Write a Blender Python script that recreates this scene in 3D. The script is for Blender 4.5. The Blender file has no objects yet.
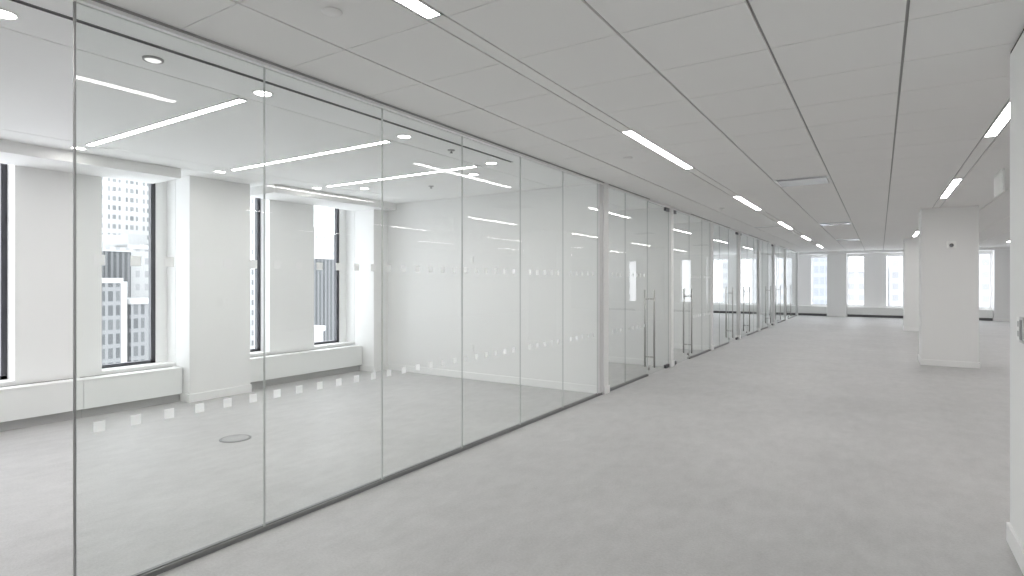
import bpy, bmesh, math
from mathutils import Vector, Matrix

SC = bpy.context.scene
COL = SC.collection
PI = math.pi
CEIL = 2.694
CAM_H = 1.43
GX = -2.98            # plane of the glass fronts
LWX = -7.19           # inner face of the piers of the left outer wall
BY = 27.5             # inner face of the far outer wall
RX = 8.6              # right end of the floor
NY = -2.2             # wall behind the camera

# ------------------------------------------------------------------ materials
def _mat(name):
    m = bpy.data.materials.new(name); m.use_nodes = True
    nt = m.node_tree; nt.nodes.clear()
    out = nt.nodes.new('ShaderNodeOutputMaterial')
    return m, nt, out

def paint(name, col, rough=0.55, metal=0.0, bump=0.0, bscale=60, var=0.0, spec=0.5):
    m, nt, out = _mat(name)
    b = nt.nodes.new('ShaderNodeBsdfPrincipled')
    b.inputs['Base Color'].default_value = (*col, 1)
    b.inputs['Roughness'].default_value = rough
    b.inputs['Metallic'].default_value = metal
    b.inputs['Specular IOR Level'].default_value = spec
    tc = nt.nodes.new('ShaderNodeTexCoord')
    if var:
        n = nt.nodes.new('ShaderNodeTexNoise'); n.inputs['Scale'].default_value = 1.3; n.inputs['Detail'].default_value = 3
        nt.links.new(tc.outputs['Object'], n.inputs['Vector'])
        mr = nt.nodes.new('ShaderNodeMapRange')
        mr.inputs['To Min'].default_value = 1 - var; mr.inputs['To Max'].default_value = 1 + var
        nt.links.new(n.outputs['Fac'], mr.inputs['Value'])
        mx = nt.nodes.new('ShaderNodeVectorMath'); mx.operation = 'SCALE'
        mx.inputs[0].default_value = col
        nt.links.new(mr.outputs['Result'], mx.inputs['Scale'])
        nt.links.new(mx.outputs['Vector'], b.inputs['Base Color'])
    if bump:
        n2 = nt.nodes.new('ShaderNodeTexNoise'); n2.inputs['Scale'].default_value = bscale; n2.inputs['Detail'].default_value = 4
        nt.links.new(tc.outputs['Object'], n2.inputs['Vector'])
        bp = nt.nodes.new('ShaderNodeBump'); bp.inputs['Strength'].default_value = bump; bp.inputs['Distance'].default_value = 0.002
        nt.links.new(n2.outputs['Fac'], bp.inputs['Height'])
        nt.links.new(bp.outputs['Normal'], b.inputs['Normal'])
    nt.links.new(b.outputs['BSDF'], out.inputs['Surface'])
    return m

def carpet(name):
    m, nt, out = _mat(name)
    b = nt.nodes.new('ShaderNodeBsdfPrincipled'); b.inputs['Roughness'].default_value = 0.5
    b.inputs['Specular IOR Level'].default_value = 0.45
    b.inputs['Sheen Weight'].default_value = 0.25
    b.inputs['Sheen Roughness'].default_value = 0.6
    tc = nt.nodes.new('ShaderNodeTexCoord')
    def noise(scale, detail, stretch=(1, 1, 1)):
        mp = nt.nodes.new('ShaderNodeMapping'); mp.inputs['Scale'].default_value = stretch
        n = nt.nodes.new('ShaderNodeTexNoise'); n.inputs['Scale'].default_value = scale; n.inputs['Detail'].default_value = detail
        n.inputs['Roughness'].default_value = 0.65
        nt.links.new(tc.outputs['Object'], mp.inputs['Vector']); nt.links.new(mp.outputs['Vector'], n.inputs['Vector'])
        return n
    big, mid, fine = noise(1.1, 3), noise(9, 4, (1, .5, 1)), noise(70, 3)
    a1 = nt.nodes.new('ShaderNodeMath'); a1.operation = 'MULTIPLY_ADD'; a1.inputs[1].default_value = .35
    a2 = nt.nodes.new('ShaderNodeMath'); a2.operation = 'MULTIPLY_ADD'; a2.inputs[1].default_value = .35
    a3 = nt.nodes.new('ShaderNodeMath'); a3.operation = 'MULTIPLY_ADD'; a3.inputs[1].default_value = .30; a3.inputs[2].default_value = 0
    nt.links.new(big.outputs['Fac'], a3.inputs[0]); nt.links.new(mid.outputs['Fac'], a2.inputs[0]); nt.links.new(fine.outputs['Fac'], a1.inputs[0])
    nt.links.new(a3.outputs[0], a2.inputs[2]); nt.links.new(a2.outputs[0], a1.inputs[2])
    r = nt.nodes.new('ShaderNodeValToRGB')
    r.color_ramp.elements[0].position = .36; r.color_ramp.elements[0].color = (.36, .353, .35, 1)
    r.color_ramp.elements[1].position = .64; r.color_ramp.elements[1].color = (.505, .497, .492, 1)
    nt.links.new(a1.outputs[0], r.inputs['Fac']); nt.links.new(r.outputs['Color'], b.inputs['Base Color'])
    bp = nt.nodes.new('ShaderNodeBump'); bp.inputs['Strength'].default_value = .5; bp.inputs['Distance'].default_value = .004
    nt.links.new(fine.outputs['Fac'], bp.inputs['Height']); nt.links.new(bp.outputs['Normal'], b.inputs['Normal'])
    nt.links.new(b.outputs['BSDF'], out.inputs['Surface'])
    return m

def glass(name, tint, boost=1.9):
    """thin sheet: light passes straight, both faces' reflection is taken on the face that looks at you"""
    m, nt, out = _mat(name)
    tr = nt.nodes.new('ShaderNodeBsdfTransparent'); tr.inputs['Color'].default_value = (*tint, 1)
    gl = nt.nodes.new('ShaderNodeBsdfGlossy'); gl.inputs['Roughness'].default_value = 0.0; gl.inputs['Color'].default_value = (1, 1, 1, 1)
    fr = nt.nodes.new('ShaderNodeFresnel'); fr.inputs['IOR'].default_value = 1.5
    geo = nt.nodes.new('ShaderNodeNewGeometry')
    front = nt.nodes.new('ShaderNodeMath'); front.operation = 'SUBTRACT'; front.inputs[0].default_value = 1
    nt.links.new(geo.outputs['Backfacing'], front.inputs[1])
    # 2R/(1+R)
    ad = nt.nodes.new('ShaderNodeMath'); ad.operation = 'ADD'; ad.inputs[1].default_value = 1
    ml = nt.nodes.new('ShaderNodeMath'); ml.operation = 'MULTIPLY'; ml.inputs[1].default_value = boost
    dv = nt.nodes.new('ShaderNodeMath'); dv.operation = 'DIVIDE'
    nt.links.new(fr.outputs[0], ad.inputs[0]); nt.links.new(fr.outputs[0], ml.inputs[0])
    nt.links.new(ml.outputs[0], dv.inputs[0]); nt.links.new(ad.outputs[0], dv.inputs[1])
    fin = nt.nodes.new('ShaderNodeMath'); fin.operation = 'MULTIPLY'; fin.use_clamp = True
    nt.links.new(dv.outputs[0], fin.inputs[0]); nt.links.new(front.outputs[0], fin.inputs[1])
    mx = nt.nodes.new('ShaderNodeMixShader')
    nt.links.new(fin.outputs[0], mx.inputs['Fac']); nt.links.new(tr.outputs[0], mx.inputs[1]); nt.links.new(gl.outputs[0], mx.inputs[2])
    nt.links.new(mx.outputs[0], out.inputs['Surface'])
    return m

def frosted(name, col, alpha):
    m, nt, out = _mat(name)
    tr = nt.nodes.new('ShaderNodeBsdfTransparent')
    d = nt.nodes.new('ShaderNodeBsdfDiffuse'); d.inputs['Color'].default_value = (*col, 1)
    tl = nt.nodes.new('ShaderNodeBsdfTranslucent'); tl.inputs['Color'].default_value = (*col, 1)
    m1 = nt.nodes.new('ShaderNodeMixShader'); m1.inputs['Fac'].default_value = .64
    nt.links.new(d.outputs[0], m1.inputs[1]); nt.links.new(tl.outputs[0], m1.inputs[2])
    m2 = nt.nodes.new('ShaderNodeMixShader'); m2.inputs['Fac'].default_value = alpha
    nt.links.new(tr.outputs[0], m2.inputs[1]); nt.links.new(m1.outputs[0], m2.inputs[2])
    nt.links.new(m2.outputs[0], out.inputs['Surface'])
    return m

def glow(name, col, s):
    m, nt, out = _mat(name)
    e = nt.nodes.new('ShaderNodeEmission'); e.inputs['Color'].default_value = (*col, 1); e.inputs['Strength'].default_value = s
    nt.links.new(e.outputs[0], out.inputs['Surface'])
    return m

def facade(name, wall, pane, bay, floor_h, wfrac, hfrac, pil_every=0, pilw=.25, axis='Y', rough=.6, jitter=.35):
    """a far facade: windows in a grid, every few bays a clear pilaster"""
    m, nt, out = _mat(name)
    tc = nt.nodes.new('ShaderNodeTexCoord'); sp = nt.nodes.new('ShaderNodeSeparateXYZ')
    nt.links.new(tc.outputs['Object'], sp.inputs[0])
    def M(op, a, b=None):
        n = nt.nodes.new('ShaderNodeMath'); n.operation = op
        for i, v in enumerate((a, b)):
            if v is None: continue
            if isinstance(v, (int, float)): n.inputs[i].default_value = v
            else: nt.links.new(v, n.inputs[i])
        return n.outputs[0]
    def inside(coord, period, frac):
        f = M('FRACT', M('DIVIDE', M('ADD', coord, 1000 * period), period))
        return M('LESS_THAN', M('ABSOLUTE', M('SUBTRACT', f, .5)), frac / 2)
    hz = M('ADD', sp.outputs['X'], sp.outputs['Y'])
    w = M('MULTIPLY', inside(hz, bay, wfrac), inside(sp.outputs['Z'], floor_h, hfrac))
    if pil_every:
        w = M('MULTIPLY', w, inside(hz, bay * pil_every, 1 - pilw))
    wn = nt.nodes.new('ShaderNodeTexWhiteNoise'); wn.noise_dimensions = '3D'
    cb = nt.nodes.new('ShaderNodeCombineXYZ')
    nt.links.new(M('FLOOR', M('DIVIDE', hz, bay)), cb.inputs[0]); nt.links.new(M('FLOOR', M('DIVIDE', sp.outputs['Z'], floor_h)), cb.inputs[1])
    nt.links.new(cb.outputs[0], wn.inputs['Vector'])
    w = M('MULTIPLY', w, M('SUBTRACT', 1, M('MULTIPLY', wn.outputs['Value'], jitter)))
    mx = nt.nodes.new('ShaderNodeMix'); mx.data_type = 'RGBA'
    mx.inputs['A'].default_value = (*wall, 1); mx.inputs['B'].default_value = (*pane, 1)
    nt.links.new(w, mx.inputs['Factor'])
    b = nt.nodes.new('ShaderNodeBsdfPrincipled'); b.inputs['Roughness'].default_value = rough
    b.inputs['Specular IOR Level'].default_value = .2
    nt.links.new(mx.outputs['Result'], b.inputs['Base Color']); nt.links.new(b.outputs['BSDF'], out.inputs['Surface'])
    return m

WALL = paint('wall_paint', (.87, .87, .865), .6, bump=.05, bscale=180)
TRIM = paint('trim_paint', (.90, .90, .895), .35)
TILE = paint('ceiling_tile', (.905, .897, .887), .85, bump=.25, bscale=350, var=.012)
GRID = paint('ceiling_grid', (.36, .355, .35), .45)
SMOOTH = paint('smooth_ceiling', (.93, .932, .932), .7)
METALW = paint('enamelled_sheet', (.86, .87, .86), .38)
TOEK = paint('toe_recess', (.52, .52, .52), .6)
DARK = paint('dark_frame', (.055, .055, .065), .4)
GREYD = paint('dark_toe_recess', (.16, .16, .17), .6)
GAP = paint('dark_gap', (.03, .03, .03), .8)
CHAN = paint('channel_aluminium', (.24, .24, .24), .38, metal=.4)
PROF = paint('edge_profile_metal', (.34, .34, .34), .4, metal=.2)
STEEL = paint('brushed_steel', (.50, .49, .48), .32, metal=.85)
FITTING = paint('dark_fitting', (.10, .10, .11), .35, metal=.5)
POST = paint('white_aluminium', (.68, .68, .68), .3)
PLAST = paint('white_plastic', (.86, .86, .85), .35)
GREYP = paint('grey_plastic', (.42, .42, .42), .4)
READP = paint('pale_grey_plastic', (.60, .60, .60), .4)
DKEY = paint('dark_plastic', (.22, .22, .23), .35)
EDGE = paint('glass_edge', (.62, .64, .63), .25)
DIFF = paint('diffuser_metal', (.82, .83, .85), .12)
CARPET = carpet('carpet_pile')
GLASS = glass('clear_glass', (.972, .983, .976), .85)
PANE = glass('window_glass', (.975, .98, .98), .6)
DECAL = frosted('frosted_film', (.97, .975, .97), .85)
SIGN = frosted('sign_acrylic', (.96, .965, .96), 1.0)
BRIGHTP = paint('bright_plastic', (.95, .95, .94), .35)
LIT = glow('led_diffuser', (1, .985, .968), 38)
LITROOM = glow('led_diffuser_room', (1, .985, .97), 39)
LITDIM = glow('dim_downlight_lens', (1, .99, .98), 1.1)
LITDL = glow('downlight_lens', (1, .98, .95), 25)

# ------------------------------------------------------------------ mesh helpers
class MB:
    def __init__(s): s.bm = bmesh.new(); s.mats = []
    def mi(s, m):
        if m not in s.mats: s.mats.append(m)
        return s.mats.index(m)
    def box(s, x0, x1, y0, y1, z0, z1, m, bevel=0, side=None):
        if x0 > x1: x0, x1 = x1, x0
        if y0 > y1: y0, y1 = y1, y0
        if z0 > z1: z0, z1 = z1, z0
        vs = [s.bm.verts.new((x, y, z)) for x in (x0, x1) for y in (y0, y1) for z in (z0, z1)]
        fs = []
        for q in ((0, 1, 3, 2), (4, 6, 7, 5), (0, 4, 5, 1), (2, 3, 7, 6), (0, 2, 6, 4), (1, 5, 7, 3)):
            f = s.bm.faces.new([vs[i] for i in q]); f.material_index = s.mi(m); fs.append(f)
        if side:                                   # material for all but the two +-X faces
            k = s.mi(side)
            for f in fs[2:]: f.material_index = k
        if bevel:
            es = {e for f in fs for e in f.edges}
            r = bmesh.ops.bevel(s.bm, geom=list(es), offset=bevel, segments=2, affect='EDGES', profile=.6)
            for f in r['faces']: f.material_index = s.mi(m)
        return s
    def cyl(s, c, r, h, m, axis='Z', n=28, r2=None, smooth=True):
        r2 = r if r2 is None else r2
        mat = Matrix.Translation(c)
        if axis == 'X': mat = mat @ Matrix.Rotation(PI / 2, 4, 'Y')
        if axis == 'Y': mat = mat @ Matrix.Rotation(-PI / 2, 4, 'X')
        g = bmesh.ops.create_cone(s.bm, cap_ends=True, segments=n, radius1=r, radius2=r2, depth=h, matrix=mat)
        fs = {f for v in g['verts'] for f in v.link_faces}
        for f in fs:
            f.material_index = s.mi(m)
            if smooth and len(f.verts) == 4: f.smooth = True
        return s
    def lathe(s, prof, c, m, n=32):
        rings = []
        for r, z in prof:
            if r < 1e-6: rings.append([s.bm.verts.new((c[0], c[1], c[2] + z))])
            else: rings.append([s.bm.verts.new((c[0] + r * math.cos(2 * PI * k / n), c[1] + r * math.sin(2 * PI * k / n), c[2] + z)) for k in range(n)])
        for a, b in zip(rings, rings[1:]):
            for k in range(n):
                j = (k + 1) % n
                if len(a) == 1 and len(b) == 1: continue
                if len(a) == 1: f = s.bm.faces.new((a[0], b[j], b[k]))
                elif len(b) == 1: f = s.bm.faces.new((a[k], a[j], b[0]))
                else: f = s.bm.faces.new((a[k], a[j], b[j], b[k]))
                f.smooth = True; f.material_index = s.mi(m)
        return s
    def build(s, name, parent=None, origin=None):
        bmesh.ops.recalc_face_normals(s.bm, faces=s.bm.faces)
        o3 = Vector(origin) if origin is not None else Vector((0, 0, 0))
        if parent is not None and origin is None: o3 = Vector(parent.location)
        bmesh.ops.translate(s.bm, vec=-o3, verts=s.bm.verts)
        me = bpy.data.meshes.new(name); s.bm.to_mesh(me); s.bm.free()
        for m in s.mats: me.materials.append(m)
        o = bpy.data.objects.new(name, me); COL.objects.link(o)
        if parent is not None:
            o.parent = parent
            if origin is not None: o.location = o3 - Vector(parent.location)
        else: o.location = o3
        return o

def tag(o, label, cat, group=None, kind=None):
    o['label'] = label; o['category'] = cat
    if group: o['group'] = group
    if kind: o['kind'] = kind
    return o
def thing(name, loc, label, cat, group=None, kind=None):
    o = bpy.data.objects.new(name, None); COL.objects.link(o); o.location = loc; o.empty_display_size = .1
    return tag(o, label, cat, group, kind)
def copy_tree(o, parent=None):
    c = o.copy(); COL.objects.link(c)
    if parent is not None: c.parent = parent
    for ch in [x for x in COL.objects if x.parent == o]: copy_tree(ch, c)
    return c
def struct(name, mb, label, cat):
    return tag(mb.build(name), label, cat, None, 'structure')

# ------------------------------------------------------------------ floor
struct('floor', MB().box(-7.75, RX + .2, NY - .2, BY + .35, -.12, 0, CARPET), 'mottled light grey carpet covering the whole office floor', 'floor')

# ------------------------------------------------------------------ ceiling
STRIPS = [(-1.835, -1.735), (.755, .855), (3.355, 3.455), (5.955, 6.055)]     # rows that hold the light strips
LY = [.205 + 4.33 * k for k in range(6)]; LLEN = 1.885
GAPY, GAPX = .007, .0028
cols = []
cols.append((GX + .045, -2.445))
cols.append((-2.445, -1.835))
for a, b in zip(STRIPS, STRIPS[1:]):
    xs = [a[1], a[1] + .615, a[1] + 1.232, a[1] + 1.843, b[0]]
    cols += list(zip(xs, xs[1:]))
x = STRIPS[-1][1]
while x < RX - .05:
    cols.append((x, min(x + .61, RX))); x += .61
PY = .6185
y_lines = [2.115 + PY * k for k in range(-7, 42)]
y_lines = [y for y in y_lines if NY < y < BY - .2]
y_edges = [NY] + y_lines + [BY - .62]
# tiles left out for air diffusers: (column index, row index)
DIFFC = [i for i, (a, b) in enumerate(cols) if abs(a + 1.11) < .06][0]
def row_at(y): return max(j for j, yy in enumerate(y_edges) if yy <= y + .02)
DROWS = [row_at(7.9), row_at(14.0), row_at(19.5)]
mb = MB()
mb.box(GX + .045, RX + .2, NY - .2, BY + .3, CEIL + .012, CEIL + .13, GRID)
for i, (a, b) in enumerate(cols):
    for j in range(len(y_edges) - 1):
        if i == DIFFC and j in DROWS: continue
        c, d = y_edges[j], y_edges[j + 1]
        mb.box(a + GAPY, b - GAPY, c + GAPX, d - GAPX, CEIL, CEIL + .013, TILE)
for a, b in STRIPS:
    ys = [NY] + [v for y in LY for v in (y, y + LLEN)] + [BY - .62]
    for c, d in zip(ys[0::2], ys[1::2]):
        mb.box(a + .005, b - .005, c + .002, d - .002, CEIL, CEIL + .013, TILE)
mb.box(-2.9, RX + .2, BY - .60, BY + .3, 2.60, CEIL + .012, SMOOTH)
struct('ceiling', mb, 'suspended ceiling of grey square tiles with dark grid lines over the open floor', 'ceiling')

ROOM_E = [(-2.0, 6.72), (6.86, 9.48), (9.62, 12.23), (12.37, BY)]
mb = MB()
mb.box(-7.75, GX + .045, NY - .2, BY + .3, CEIL + .014, CEIL + .13, SMOOTH)
for a, b in ((-6.545, -6.105), (-6.095, -3.665), (-3.655, -3.27)):
    mb.box(a, b, -2.1, BY, CEIL, CEIL + .016, SMOOTH)
# strip beside the glass, interrupted by the slot over the front room
mb.box(-3.245, GX + .045, -2.1, BY, CEIL, CEIL + .016, SMOOTH)
mb.box(-3.27, -3.245, 5.05, BY, CEIL, CEIL + .016, SMOOTH)
mb.box(-6.549, -7.5, -2.1, BY, CEIL, CEIL + .016, SMOOTH)
struct('ceiling', mb, 'smooth white ceiling over the glazed rooms', 'ceiling')
mb = MB(); mb.box(-3.268, -3.247, -2.0, 5.048, CEIL + .006, CEIL + .0135, GAP)
mb.box(-3.272, -3.268, -2.0, 5.048, CEIL - .004, CEIL + .0135, CHAN); mb.box(-3.247, -3.243, -2.0, 5.048, CEIL - .004, CEIL + .0135, CHAN)
tag(mb.build('slot_diffuser', origin=(-3.2575, 1.5, CEIL)), 'long thin dark air slot in the front room ceiling just behind the glass', 'air slot')

# ------------------------------------------------------------------ outer wall on the left
WZ0, WZ1 = .45, 2.67
LW = [(-1.38 + 1.4 * k, -1.38 + 1.4 * k + .65) for k in range(21)]     # right edges at 2.07, 3.47, 4.87 ...
LW = [w for w in LW if w[1] < BY - .2]
def wall_open(mb, axis, f0, f1, s0, s1, z0, z1, holes, hz0, hz1, m):
    """wall between faces f0..f1 across the axis; holes along the other one"""
    def bx(a, b, c, d):
        if b - a < 1e-4 or d - c < 1e-4: return
        if axis == 'X': mb.box(f0, f1, a, b, c, d, m)
        else: mb.box(a, b, f0, f1, c, d, m)
    bx(s0, s1, z0, hz0); bx(s0, s1, hz1, z1)
    p = s0
    for a, b in holes:
        bx(p, a, hz0, hz1); p = b
    bx(p, s1, hz0, hz1)
# beside the columns the recess runs on to the column's flank
HOLES = [(a, {3.47: 3.599, 6.27: 6.409}.get(round(b, 2), b)) for a, b in LW]
mb = MB(); wall_open(mb, 'X', -7.55, LWX, NY - .2, BY + .3, 0, CEIL + .012, HOLES, WZ0, WZ1, WALL)
for a, b in ((3.471, 3.60), (6.271, 6.41)): mb.box(-7.50, -7.39, a, b, WZ0, WZ1, WALL)
struct('wall_left', mb, 'white outer wall on the left with piers between tall windows', 'wall')
BW = [(.505 + 1.34 * k - .3, .505 + 1.34 * k + .3) for k in range(-5, 4)]
mb = MB(); wall_open(mb, 'Y', BY, BY + .3, -7.55, RX + .2, 0, CEIL + .012, BW, .45, 2.50, WALL)
struct('wall_far', mb, 'white far wall with tall windows at the end of the floor', 'wall')
mb = MB(); mb.box(RX, RX + .2, NY - .2, BY + .3, 0, CEIL + .1, WALL)
struct('wall_right', mb, 'white outer wall far to the right of the open floor', 'wall')
mb = MB(); mb.box(-7.55, RX + .2, NY - .2, NY, 0, CEIL + .1, WALL)
struct('wall_back', mb, 'white wall behind the viewpoint', 'wall')

# soffit over the windows, between the columns
COLS_L = [(3.60, 4.43)]
mb = MB()
for a, b in ((-2.15, 3.34), (4.50, 6.72), (6.86, 9.48), (9.62, 12.23), (12.37, BY - .05)):
    mb.box(-6.55, LWX, a, b, 2.585, CEIL, WALL, bevel=0)
tag(mb.build('trim_soffit'), 'dropped white soffit along the heads of the left windows', 'soffit', None, 'structure')

ORD = ['first', 'second', 'third', 'fourth', 'fifth', 'sixth', 'seventh', 'eighth', 'ninth', 'tenth', 'eleventh', 'twelfth']
wn = 0
def window(kind, f, a, b, z0, z1, label):
    """dark frame in the opening and a pane in it; f = plane of the frame"""
    global wn; wn += 1
    t = .05; fr = MB(); gl = MB()
    if kind == 'X':
        fr.box(f - .06, f, a, a + t, z0, z1, DARK); fr.box(f - .06, f, b - t, b, z0, z1, DARK)
        fr.box(f - .06, f, a, b, z0, z0 + .035, DARK); fr.box(f - .06, f, a, b, z1 - .035, z1, DARK)
        gl.box(f - .036, f - .026, a + t, b - t, z0 + .035, z1 - .035, PANE, side=PANE); loc = (f, (a + b) / 2, z0)
    else:
        t = .025
        fr.box(a, a + t, f, f + .06, z0, z1, POST); fr.box(b - t, b, f, f + .06, z0, z1, POST)
        fr.box(a, b, f, f + .06, z0, z0 + .03, POST); fr.box(a, b, f, f + .06, z1 - .03, z1, POST)
        gl.box(a + t, b - t, f + .026, f + .036, z0 + .03, z1 - .03, PANE); loc = ((a + b) / 2, f, z0)
    w = thing('window_%d' % wn, loc, label, 'window', None, 'structure')
    fr.build('window_frame', w); gl.build('window_pane', w)
LWN = {1.42: 'tall window cut off by the left edge of the picture, dark frame',
       2.82: 'tall dark-framed window showing pale towers, between the left pier and the wide white column',
       4.22: 'tall dark-framed window mostly hidden just right of the wide white column',
       5.62: 'tall dark-framed window nearest the front room corner with a grey tower in it'}
for a, b in LW:
    k = round(a, 2)
    window('X', -7.40, a, b, WZ0, WZ1, LWN.get(k, 'tall dark-framed window in the left outer wall, %.0f m along it' % (a + 2.2)))
for i, (a, b) in enumerate(BW):
    window('Y', BY + .18, a, b, .45, 2.50, 'bright tall window in the far wall, %s from its left end' % ORD[i])

# ------------------------------------------------------------------ columns
def base_ring(mb, x0, x1, y0, y1, h=.10, t=.014, m=TRIM):
    mb.box(x0 - t, x1 + t, y0 - t, y1 + t, 0, h, m, bevel=.004)
def column(x0, x1, y0, y1, label, top=CEIL):
    c = thing('column', ((x0 + x1) / 2, (y0 + y1) / 2, 0), label, 'column', 'white building columns')
    MB().box(x0, x1, y0, y1, 0, top, WALL, bevel=.004).build('shaft', c)
    b = MB(); base_ring(b, x0, x1, y0, y1); b.build('baseboard', c)
    return c
column(-7.185, -6.87, 3.60, 4.375, 'wide white column between the front room windows')
column(-7.185, -6.75, 6.41, 6.715, 'narrow white column in the far corner of the front room')
column(.60, 1.375, 12.1, 12.9, 'large square free-standing column with a wall strobe on it, right of the corridor')
column(.60, 1.375, 20.3, 21.1, 'square free-standing column farther back, partly hidden behind the nearer one')
for i, cx in enumerate((-4.2, -1.5, 1.18, 3.86, 6.54)):
    column(cx - .35, cx + .35, 27.05, BY - .003, ['white column on the far wall, seen through the last glass fronts',
        'white column on the far wall at the end of the corridor', 'white column on the far wall hidden behind the square columns',
        'white column on the far wall seen between the big column and the right partition', 'white column at the right end of the far wall'][i], 2.598)

# ------------------------------------------------------------------ heater cabinets under the windows
def heater(axis, f, a, b, label, depth=.19):
    """front plane f, from a to b along the wall"""
    ztop, zb = .41, .10
    if axis == 'X':
        h = thing('heater_cabinet', (f - depth / 2, (a + b) / 2, 0), label, 'heater cabinet', 'heater cabinets under the windows')
        MB().box(f - depth, f, a + .0015, b - .0015, zb, ztop - .012, METALW, bevel=.003).build('front_panel', h)
        MB().box(f - depth, f + .006, a + .0015, b - .0015, ztop - .012, ztop, TRIM, bevel=.003).build('top_ledge', h)
        g = MB()
        n = int((b - a) / .012)
        g.box(f - depth + .004, f - depth + .034, a + .03, b - .03, ztop + .0002, ztop + .0012, GAP).build('air_slot', h)
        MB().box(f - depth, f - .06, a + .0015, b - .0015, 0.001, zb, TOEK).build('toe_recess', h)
    else:
        h = thing('heater_cabinet', ((a + b) / 2, f + depth / 2, 0), label, 'heater cabinet', 'heater cabinets under the windows')
        MB().box(a + .0015, b - .0015, f, f + depth, zb, ztop - .012, METALW, bevel=.003).build('front_panel', h)
        MB().box(a + .0015, b - .0015, f - .006, f + depth, ztop - .012, ztop, TRIM, bevel=.003).build('top_ledge', h)
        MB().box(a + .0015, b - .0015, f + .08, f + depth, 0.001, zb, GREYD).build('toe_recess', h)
    return h
HX = -6.995
SEAM = 2.58
for a, b, l in ((-2.19, SEAM - 1.9, 'low white heater cabinet under the windows, left of the picture edge'),
                (SEAM - 1.9, SEAM, 'low white heater cabinet ending at the thin seam below the first pier'),
                (SEAM, 3.583, 'low white heater cabinet from the seam to the wide white column'),
                (4.392, 6.393, 'low white heater cabinet between the wide column and the room corner'),
                (6.87, 9.47, 'low white heater cabinet in the second room'),
                (9.63, 12.22, 'low white heater cabinet in the third room')):
    heater('X', HX, a, b, l, .193)
for i, (a, b) in enumerate(((-7.15, -4.57), (-3.83, -1.87), (-1.13, .81), (1.55, 3.49), (4.23, 6.17))):
    heater('Y', 27.2, a, b, ['low heater cabinet at the left end of the far wall behind the glass fronts',
        'low heater cabinet under the far windows left of the far column', 'low heater cabinet under the far windows between far column and big column',
        'low heater cabinet on the far wall behind the big square column', 'low heater cabinet on the far wall behind the right partition'][i], .297)

# ------------------------------------------------------------------ partition walls between rooms
for y0, y1, nm, l in ((6.72, 6.86, 'wall_front_room', 'white partition wall closing the front room'),
                      (9.48, 9.62, 'wall_second_room', 'white partition wall between second and third glazed rooms'),
                      (12.23, 12.37, 'wall_third_room', 'white partition wall closing the third glazed room')):
    struct(nm, MB().box(LWX + .001, GX + .035, y0, y1, 0, CEIL - .0005, WALL), l, 'wall')
    x0 = -6.73 if y0 < 7 else -6.99
    b = MB(); b.box(x0, GX - .03, y0 - .014, y0 - .0005, .001, .10, TRIM, bevel=.003)
    b.box(GX + .036, GX + .05, y0 - .012, y1 + .012, .001, .10, TRIM, bevel=.003)
    struct('baseboard_' + nm[5:], b, 'white baseboard of the partition at %s' % l.split(' wall ')[1], 'baseboard')
struct('wall_entry', MB().box(-7.15, GX + .035, NY + .05, -2.0, 0, CEIL - .0005, WALL), 'white wall at the near end of the front room', 'wall')

# right foreground partition
mb = MB(); mb.box(.60, .76, NY + .001, 4.12, 0, CEIL - .016, WALL, bevel=.003)
struct('wall_foreground', mb, 'white partition at the right edge of the picture with a switch plate on it', 'wall')
mb = MB(); mb.box(.586, .774, NY + .01, 4.134, .001, .105, TRIM, bevel=.004)
struct('baseboard_foreground', mb, 'white baseboard of the partition at the right edge', 'baseboard')
mb = MB(); mb.box(.6025, .7575, NY + .003, 4.1175, CEIL - .0165, CEIL, GAP)  # near-black filler puts the shade of the gap into colour
struct('trim_foreground', mb, 'thin near-black strip, painted shade in the gap between right partition and ceiling', 'trim')

# ------------------------------------------------------------------ glass fronts
def chan(a, b, label1, label2, top_only=False):
    global tn
    if not top_only:
        m = MB(); m.box(GX - .03, GX - .008, a, b, .0005, .026, CHAN); m.box(GX + .008, GX + .017, a, b, .0005, .026, CHAN); m.box(GX - .008, GX + .008, a, b, .0005, .012, CHAN)
        tn += 1; struct('trim_%d' % tn, m, label1, 'floor channel')
    m = MB(); m.box(GX - .036, GX - .008, a, b, CEIL - .03, CEIL - .0005, TRIM); m.box(GX + .008, GX + .036, a, b, CEIL - .03, CEIL - .0005, TRIM); m.box(GX - .008, GX + .008, a, b, CEIL - .012, CEIL - .0005, CHAN)
    m.box(GX + .036, GX + .043, a, b, CEIL - .012, CEIL, GRID)
    tn += 1; struct('trim_%d' % tn, m, label2, 'ceiling channel')
tn = 0
ZB, ZT = .014, CEIL - .014
DK = [1.156 + .1512 * k for k in range(-9, 130)]
def squares(p, a, b):
    for y in DK:
        if a + .03 < y < b - .03:
            for z in (.775, 1.53):
                MB().box(GX + .0065, GX + .0075, y - .0235, y + .0235, z - .024, z + .024, DECAL).build('frosted_square', p, origin=(GX + .007, y, z))
def panel(a, b, label, sq=True):
    p = thing('glass_panel', (GX, (a + b) / 2, ZB), label, 'glass panel', 'clear panels of the glass fronts')
    MB().box(GX - .006, GX + .006, a + .0025, b - .0025, ZB, ZT, GLASS, side=EDGE).build('glass_sheet', p)
    if sq: squares(p, a, b)
    return p
chan(1.06, 6.71, 'grey metal floor channel holding the front room glass', 'pale ceiling channel above the front room glass')
J = [-.80, .13, 1.066, 1.985, 2.91, 3.835, 4.765, 5.665, 6.60, 6.715]
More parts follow.
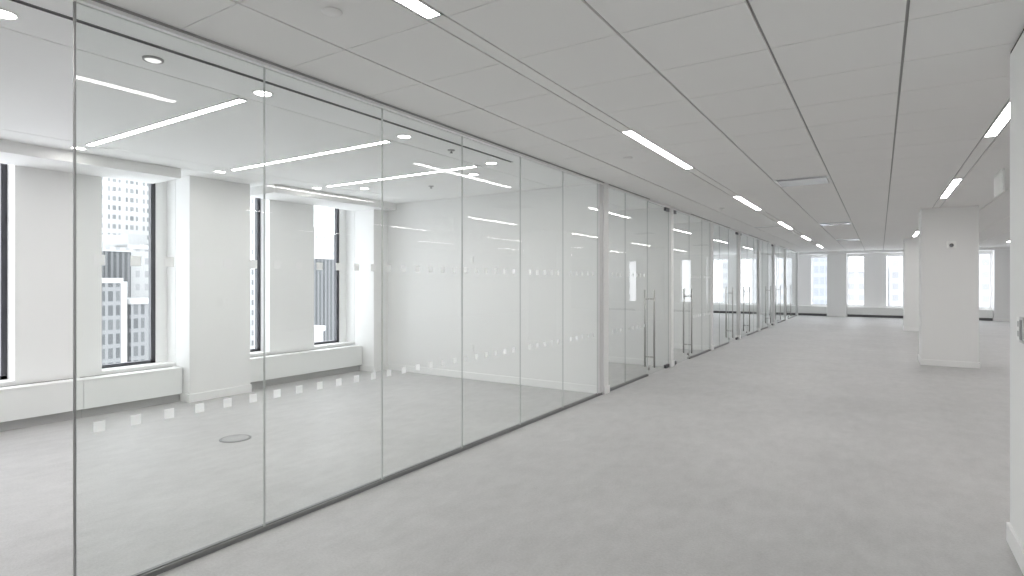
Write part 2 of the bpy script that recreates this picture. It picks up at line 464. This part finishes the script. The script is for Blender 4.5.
PL = ['full-height clear glass panel out of view at the left', 'full-height clear glass panel left of the picture edge',
      'full-height clear glass panel cut by the left picture edge, without frosted squares',
      'front room glass panel with the first frosted squares, in front of the wide column', 'front room glass panel in front of the floor box and second window pair',
      'front room glass panel in front of the room corner and narrow column', 'front room glass panel with the wall plates seen through it',
      'front room glass panel just before the last two narrow-looking ones', 'last full front room glass panel next to the white partition end']
for i, (a, b) in enumerate(zip([-1.985] + J, J[:-1])):
    if i != 2: panel(a, b, PL[i], i >= 3)
m = MB(); m.box(GX - .022, GX + .022, 6.62, 6.7195, .0305, CEIL - .0305, POST, bevel=.002)
tn += 1; struct('trim_%d' % tn, m, 'white aluminium jamb where the front room glass meets the partition', 'jamb')

def pull(parent, x, y, side):
    h = MB(); z0, z1 = .12, 1.31
    h.cyl((x, y, (z0 + z1) / 2), .0135, z1 - z0, STEEL, n=16)
    for z in (.28, 1.17): h.cyl(((x + GX) / 2, y, z), .010, abs(x - GX) - .012, STEEL, axis='X', n=12)
    o = h.build('pull_handle', parent); return o
dn = 0
def door(hinge, lead, label):
    """glass leaf on pivots; hinge/lead = y of its two edges"""
    global dn; dn += 1
    s = 1 if lead > hinge else -1; a, b = min(hinge, lead), max(hinge, lead)
    d = thing('door_%d' % dn, (GX, hinge, 0), label, 'door', 'clear glass pivot doors', 'structure')
    MB().box(GX - .006, GX + .006, a + .004, b - .004, .012, CEIL - .036, GLASS, side=EDGE).build('glass_leaf', d)
    hy = lead - s * .10
    pull(d, GX + .075, hy, 1); pull(d, GX - .075, hy, -1)
    for z0, z1 in ((.006, .06), (CEIL - .088, CEIL - .032)):
        MB().box(GX - .018, GX + .018, hinge + s * .004, hinge + s * .20, z0, z1, FITTING, bevel=.003).build('pivot_fitting', d)
    k = MB(); k.cyl((GX, lead - s * .06, .10), .022, .032, STEEL, axis='X', n=16); k.build('floor_lock', d)
    return d
def post(y0, y1, label):
    p = thing('glazing_post', (GX, (y0 + y1) / 2, 0), label, 'post', 'white posts of the glass fronts')
    MB().box(GX - .04, GX + .045, y0, y1, .001, CEIL - .001, POST, bevel=.003).build('post_shaft', p)
    MB().box(GX - .045, GX + .052, y0 - .006, y1 + .006, .001, .10, TRIM, bevel=.003).build('post_base', p)
def bay(p0, p1, hinge_hi, name, walls=True, posts_wall=True):
    """front from p0 to p1; the door is at the high or low end"""
    L = 1.04
    chn = 'floor channel of the glass front of %s' % name
    if hinge_hi:
        d0 = p1 - .02
        door(d0, d0 - L, 'clear glass door of %s with long steel pulls, hinged at its far side' % name)
        a, b = p0, d0 - L
        js = [a, b - .90, b]
    else:
        d0 = p0 + .02
        door(d0, d0 + L, 'clear glass door of %s with long steel pulls, hinged at its near side' % name)
        a, b = d0 + L, p1
        js = [a, a + .90, b]
    chan(a, b, chn, 'ceiling channel of the glass front of %s' % name)
    m = MB(); da, db = (b, p1) if hinge_hi else (p0, a)
    m.box(GX - .036, GX + .036, da, db, CEIL - .03, CEIL - .0005, TRIM)
    global tn; tn += 1; struct('trim_%d' % tn, m, 'head rail over the door of %s' % name, 'head rail')
    for i, (u, v) in enumerate(zip(js, js[1:])):
        panel(u, v, '%s glass panel of the front of %s' % (('nearer', 'farther')[i], name), p0 < 12)
m = MB(); m.box(GX - .006, GX + .006, 1.060, 1.0665, .031, CEIL - .031, PROF)
tn += 1; struct('trim_%d' % tn, m, 'thin grey vertical edge profile on the first front room panel at the door opening', 'edge profile')
dd = door(.14, 1.045, 'clear glass door of the front room standing open, left of the picture')
dd.rotation_euler.z = math.radians(86)
chan(-1.99, .13, 'short floor channel left of the open door of the front room', 'short ceiling channel left of the open door')
m = MB(); m.box(GX - .036, GX + .036, .131, 1.059, CEIL - .03, CEIL - .0005, TRIM)
tn += 1; struct('trim_%d' % tn, m, 'head rail over the open door of the front room', 'head rail')
bay(6.862, 9.478, True, 'the second room')
bay(9.622, 12.228, False, 'the third room')
bay(12.372, 15.01, True, 'the fourth bay')
post(15.015, 15.125, 'slim white post between the fourth and fifth glazed bays')
bay(15.13, 17.79, False, 'the fifth bay')
post(17.795, 17.905, 'slim white post between the fifth and sixth glazed bays')
bay(17.91, 20.56, True, 'the sixth bay')
post(20.565, 20.675, 'slim white post between the sixth and seventh glazed bays')
bay(20.68, 23.30, False, 'the seventh bay')
post(23.305, 23.415, 'slim white post before the last glazed bay')
bay(23.42, 26.9, False, 'the last bay')
post(26.905, 27.045, 'white end post where the glass fronts meet the far wall')

# ------------------------------------------------------------------ light strips
def strip_light(x0, x1, y0, y1, lit, label, group, z=CEIL):
    t = thing('light_strip', ((x0 + x1) / 2, (y0 + y1) / 2, z), label, 'ceiling light', group)
    e = .004 if x1 - x0 > 1 else .011
    h = MB()
    h.box(x0 + .001, x0 + .001 + e, y0, y1, z - .001, z + .0115, POST); h.box(x1 - .001 - e, x1 - .001, y0, y1, z - .001, z + .0115, POST)
    h.box(x0 + .001, x1 - .001, y0, y0 + e, z - .001, z + .0115, POST); h.box(x0 + .001, x1 - .001, y1 - e, y1, z - .001, z + .0115, POST)
    h.build('light_frame', t)
    MB().box(x0 + .002 + e, x1 - .002 - e, y0 + e, y1 - e, z + .001, z + .011, lit).build('light_diffuser', t)
    return t
RN = ['beside the glass fronts', 'right of the corridor', 'deep in the open floor', 'far right of the open floor']
for i, (a, b) in enumerate(STRIPS):
    for k, y in enumerate(LY):
        strip_light(a, b, y, y + LLEN, LIT, 'recessed light strip in the row %s, %s from the camera' % (RN[i], ORD[k]), 'recessed light strips over the open floor')
BARS = [(-.43, 'nearest'), (.93, 'second'), (2.29, 'third'), (3.67, 'fourth'), (4.98, 'farthest')]
ROOMLAB = {-.43: 'long light bar of the front room ceiling behind the viewpoint', .93: 'long light bar of the front room ceiling just left of the picture',
           2.29: 'long thick-looking light bar nearest the camera in the front room ceiling', 3.67: 'middle long light bar of the front room ceiling',
           4.98: 'long light bar nearest the far partition in the front room ceiling'}
for y, _ in BARS:
    strip_light(-6.10 + .0, -3.68, y - .029, y + .029, LITROOM, ROOMLAB[y], 'light bars across the front room ceiling', CEIL - .012)

for c, nm in ((8.1, 'the second room'), (10.9, 'the third room'), (13.7, 'the fourth glazed bay')):  # lamps out of sight, added to brighten these rooms
    strip_light(-6.1, -3.68, c - .029, c + .029, LITROOM, 'added unseen light bar brightening %s' % nm, 'added unseen light bars in the rooms behind', CEIL - .012)

def downlight(x, y, label, lit=LITDL):
    t = thing('downlight', (x, y, CEIL), label, 'downlight', 'round downlights of the front room')
    MB().lathe([(.052, -.002), (.056, -.006), (.066, -.005), (.070, 0)], (x, y, CEIL), PLAST).build('trim_ring', t)
    MB().lathe([(0, -.003), (.053, -.003), (.053, -.0005), (0, -.0005)], (x, y, CEIL), lit).build('lens', t)
for y, n in ((.95, 'first'), (2.30, 'second'), (3.65, 'third'), (4.97, 'fourth')):
    downlight(-3.47, y, 'round lit downlight close to the glass, %s from the left' % n)
for y, n in ((.95, 'first'), (2.30, 'second'), (3.67, 'third'), (5.01, 'fourth')):
    downlight(-6.35, y, 'round lit downlight near the outer windows, %s from the left' % n)
downlight(-4.01, 5.38, 'round lit downlight near the far partition, right of the last light bar')
downlight(-5.84, 5.38, 'round lit downlight near the far partition, below the last light bar')

t = thing('downlight', (-3.46, 1.61, CEIL), 'smaller dim round downlight above the first joint of the glass', 'downlight')
MB().lathe([(.040, -.004), (.044, -.012), (.052, -.010), (.054, 0)], (-3.46, 1.61, CEIL), GREYP).build('trim_ring', t)
MB().lathe([(0, -.0125), (.036, -.0125), (.041, -.009), (0, -.009)], (-3.46, 1.61, CEIL), LITDIM).build('lens', t)
def sprinkler(x, y, label):
    t = thing('ceiling_sprinkler', (x, y, CEIL), label, 'sprinkler', 'small sprinkler heads in the front room ceiling')
    MB().lathe([(.036, 0), (.034, -.006), (.012, -.008), (0, -.008)], (x, y, CEIL), GREYP, 20).build('escutcheon', t)
    MB().lathe([(.008, -.0082), (.008, -.026), (0, -.026)], (x, y, CEIL), GREYP, 12).build('sprinkler_body', t)
    MB().lathe([(0, -.0265), (.017, -.0265), (.017, -.029), (0, -.029)], (x, y, CEIL), DKEY, 16).build('deflector', t)
sprinkler(-3.45, 4.27, 'small grey sprinkler head close to the glass')
sprinkler(-4.97, 5.73, 'small grey sprinkler head near the far partition')
def cover(x, y, label, r=.048):
    m = MB(); m.lathe([(r * .9, 0), (r * .9, -.003), (r, -.0035), (r * .98, -.0055), (0, -.006)], (x, y, CEIL), paint_cover)
    tag(m.build('sprinkler_cover', origin=(x, y, CEIL)), label, 'sprinkler cover', 'round sprinkler covers in the tiles')
paint_cover = TILE
cover(-2.15, 1.78, 'round sprinkler cover in the tile near the top of the picture')
cover(-2.15, 5.5, 'round sprinkler cover in the tile beside the second light strip')
t = thing('ceiling_sensor', (-2.28, 10.15, CEIL), 'small white round sensor on the ceiling left of the third light strip', 'ceiling sensor')
MB().lathe([(.045, 0), (.045, -.01), (.036, -.018), (0, -.018)], (-2.28, 10.15, CEIL), PLAST, 24).build('sensor_base', t)
MB().lathe([(.026, -.0182), (.022, -.036), (.010, -.045), (0, -.046)], (-2.28, 10.15, CEIL), PLAST, 20).build('sensor_dome', t)

# air diffusers lying in the grid
for j, nm in zip(DROWS, ('nearest, with a bright panel', 'second', 'farthest')):
    a, b = cols[DIFFC]; c, d = y_edges[j], y_edges[j + 1]
    t = thing('ceiling_diffuser', ((a + b) / 2, (c + d) / 2, CEIL), 'square white air diffuser in the ceiling grid, %s' % nm, 'air diffuser', 'square air diffusers')
    f = MB()
    f.box(a + .004, a + .035, c + .002, d - .002, CEIL - .004, CEIL + .0115, TRIM); f.box(b - .035, b - .004, c + .002, d - .002, CEIL - .004, CEIL + .0115, TRIM)
    f.box(a + .035, b - .035, c + .002, c + .03, CEIL - .004, CEIL + .0115, TRIM); f.box(a + .035, b - .035, d - .03, d - .002, CEIL - .004, CEIL + .0115, TRIM)
    f.build('diffuser_frame', t)
    MB().box(a + .036, b - .036, c + .031, d - .031, CEIL + .008, CEIL + .0115, GAP).build('air_gap', t)
    MB().box(a + .037, b - .037, c + .10, d - .035, CEIL - .012, CEIL + .0075, DIFF, bevel=.004).build('centre_panel', t)
m = MB(); m.box(-2.43, -1.85, 14.05, 14.12, CEIL - .009, CEIL - .0002, DIFF, bevel=.003)  # added bar stands in for a glint on the grid
tag(m.build('glint_bar', origin=(-2.14, 14.1, CEIL)), 'short white bar added for a glint on the ceiling grid near the fourth light strip', 'ceiling bar')

# ------------------------------------------------------------------ small fittings
def plate(axis, x, y, z, w, h, label, name='wall_plate', cat='wall plate', kind='outlet'):
    t = thing(name, (x, y, z), label, cat)
    b = MB(); b.box(x - w / 2, x + w / 2, y - .007, y, z - h / 2, z + h / 2, PLAST, bevel=.002); b.build('cover_plate', t)
    if kind == 'outlet':
        for dz in (-.025, .025): MB().box(x - .016, x + .016, y - .0085, y - .0072, z + dz - .013, z + dz + .013, TRIM).build('socket_face', t)
    else:
        MB().box(x - .02, x + .02, y - .012, y - .0072, z - .03, z + .03, TRIM, bevel=.002).build('sensor_face', t)
plate('Y', -5.04, 6.72, 1.75, .07, .115, 'small white thermostat high on the partition of the front room', 'wall_thermostat', 'thermostat', 'therm')
plate('Y', -5.04, 6.72, .46, .07, .115, 'small white outlet low on the partition of the front room', 'power_outlet', 'outlet')
# switch plate and reader on the right partition
t = thing('light_switch', (.60, 3.87, 1.19), 'white switch plate with two grey buttons on the right partition', 'light switch')
MB().box(.596, .60, 3.83, 3.91, 1.13, 1.25, BRIGHTP, bevel=.001).build('cover_plate', t)
for z in (1.165, 1.215): MB().box(.5945, .5959, 3.858, 3.882, z - .014, z + .014, GREYP).build('switch_button', t)
m = MB(); m.box(.592, .60, 3.735, 3.815, 1.125, 1.255, READP, bevel=.003)
t = thing('wall_card_reader', (.60, 3.775, 1.19), 'darker grey reader box beside the white switch plate', 'card reader')
m.build('reader_case', t); MB().box(.590, .5919, 3.75, 3.80, 1.14, 1.24, DKEY, bevel=.002).build('reader_face', t)
# strobe on the big column
t = thing('fire_strobe', (1.01, 12.1, 2.06), 'white fire alarm strobe on the big square column', 'fire alarm')
MB().box(.945, 1.075, 12.060, 12.0995, 2.000, 2.120, BRIGHTP, bevel=.006).build('strobe_body', t)
l = MB(); l.lathe([(.030, 0), (.028, -.014), (.015, -.024), (0, -.026)], (0, 0, 0), DKEY, 24)
o = l.build('strobe_lens', None, origin=(0, 0, 0)); o.parent = t; o.rotation_euler = (-PI / 2, 0, 0); o.location = (0, -.0402, -.012)
# floor box in the front room
t = thing('floor_box', (-4.94, 3.0, 0), 'round grey floor box set in the front room carpet', 'floor box')
MB().lathe([(.135, .0005), (.133, .005), (.120, .007), (.112, .007)], (-4.94, 3.0, 0), CHAN).build('floor_box_ring', t)
MB().lathe([(.1118, .0008), (.1118, .0055), (0, .0055)], (-4.94, 3.0, 0), GREYP).build('floor_box_lid', t)
# hanging sign
t = thing('hanging_sign', (1.15, 8.55, CEIL), 'blank white sign panel hanging from the ceiling behind the right partition edge', 'hanging sign')
MB().box(1.143, 1.157, 8.25, 8.85, 2.43, 2.665, SIGN, bevel=.002).build('sign_panel', t)
MB().box(1.140, 1.160, 8.25, 8.85, 2.6655, CEIL - .0005, PLAST, bevel=.003).build('ceiling_canopy', t)

# ------------------------------------------------------------------ towers outside
FA = facade('facade_pale_grid', (.50, .50, .50), (.17, .178, .185), 1.65, 2.9, .62, .5, 3, .28)
FB = facade('facade_grey_fins', (.16, .163, .167), (.065, .068, .072), 1.25, 200, .55, 1.1, 0)
FC = facade('facade_grey_grid', (.19, .193, .197), (.075, .078, .082), 1.5, 3.1, .62, .72, 4, .15)
FD = facade('facade_white_stone', (.40, .40, .40), (.28, .283, .287), 2.2, 3.4, .45, .5, 0)
FE = facade('facade_glass_tower', (.25, .262, .285), (.20, .213, .235), 1.6, 3.6, .8, .65, 0)
FF = facade('facade_far_grid', (.31, .312, .32), (.22, .224, .233), 2.6, 3.4, .6, .55, 0)
STONE = paint('white_stone', (.5, .5, .5), .8, bump=.1, bscale=2)
ROOF = paint('roof_gravel', (.45, .45, .45), .9)
import math as _m
_TH = _m.atan(368 / 570.); _S = _m.sin(_TH); _C = _m.cos(_TH)
def tower(x0, x1, y0, y1, z1, m, label, ledge=True, plant=True):
    t = thing('office_tower', ((x0 + x1) / 2, (y0 + y1) / 2, -90), label, 'building', 'towers outside the windows')
    MB().box(x0, x1, y0, y1, -90, z1, m).build('facade', t)
    if ledge: MB().box(x0 - .3, x1 + .3, y0 - .3, y1 + .3, z1, z1 + 1.1, FD if m is not FD else ROOF).build('parapet', t)
    if plant: MB().box(x0 + (x1 - x0) * .3, x0 + (x1 - x0) * .7, y0 + (y1 - y0) * .3, y0 + (y1 - y0) * .7, z1 + (1.1 if ledge else 0), z1 + 4.5, ROOF).build('roof_plant', t)
tower(-245, -200, 62, 112, 70, FA, 'pale stone tower with rows of small windows behind the second window')
tower(-175, -160, 63.2, 69.2, 9, FB, 'grey ribbed block below the pale tower')
tower(-155, -140, 50, 58.6, 1.2, FC, 'grey gridded block low in the left part of the second window', plant=False)
tower(-155, -140, 60.6, 70, -3.5, FC, 'grey gridded block low in the right part of the second window', plant=False)
tower(-148, -141, 58.95, 60.25, 1.5, STONE, 'slender white slab between two grey gridded blocks', ledge=False, plant=False)
tower(-190, -163, 69.9, 81.5, 10, FD, 'white plain block behind the ribbed block')
tower(-170, -150, 24, 46, 60, FA, 'tower with small windows in the window at the left picture edge')
tower(-175, -151, 82, 104, 45, FA, 'tower with small windows in the window hidden by the wide column')
tower(-150, -130, 100.5, 118, 7.8, FB, 'grey ribbed tower in the window nearest the room corner')
tower(-230, -200, 150, 175, 21, FD, 'distant pale building with a flat roof over the grey ribbed tower')
tower(-110, -100, 74, 80.5, -9, FD, 'low white building at the foot of the grey ribbed tower')
tower(-62, -24, 205, 230, 60, FF, 'pale gridded tower outside the left part of the far wall')
tower(-21, -10.5, 205, 220, 70, FE, 'bluish glass tower outside the far windows left of the column')
tower(-9.8, 1.5, 203, 220, 4.5, FF, 'pale lower block beyond the corridor end')
tower(2.2, 30, 205, 230, 60, FF, 'pale gridded tower outside the far windows next to the big column')

# ------------------------------------------------------------------ world, camera, colour
w = bpy.data.worlds.new('World'); SC.world = w; w.use_nodes = True
nt = w.node_tree; nt.nodes.clear()
bg = nt.nodes.new('ShaderNodeBackground'); out = nt.nodes.new('ShaderNodeOutputWorld')
bg.inputs['Color'].default_value = (.92, .95, 1, 1); bg.inputs['Strength'].default_value = 4.5
nt.links.new(bg.outputs[0], out.inputs[0])

cam = bpy.data.cameras.new('Camera'); co = bpy.data.objects.new('Camera', cam); COL.objects.link(co)
cam.sensor_width = 36; cam.lens = 570 / 1024 * 36; cam.shift_y = -6 / 1024
co.location = (0, 0, CAM_H); co.rotation_euler = (PI / 2, 0, _TH)
cam.clip_start = .05; cam.clip_end = 1000
SC.camera = co
vs = SC.view_settings
vs.view_transform = 'Standard'; vs.look = 'None'; vs.gamma = 1; vs.use_curve_mapping = False; vs.exposure = .05
cy = SC.cycles
cy.use_denoising = True
cy.max_bounces = 12; cy.diffuse_bounces = 9; cy.glossy_bounces = 5; cy.transparent_max_bounces = 24; cy.transmission_bounces = 6
cy.sample_clamp_indirect = 6
cy.caustics_reflective = False; cy.caustics_refractive = False
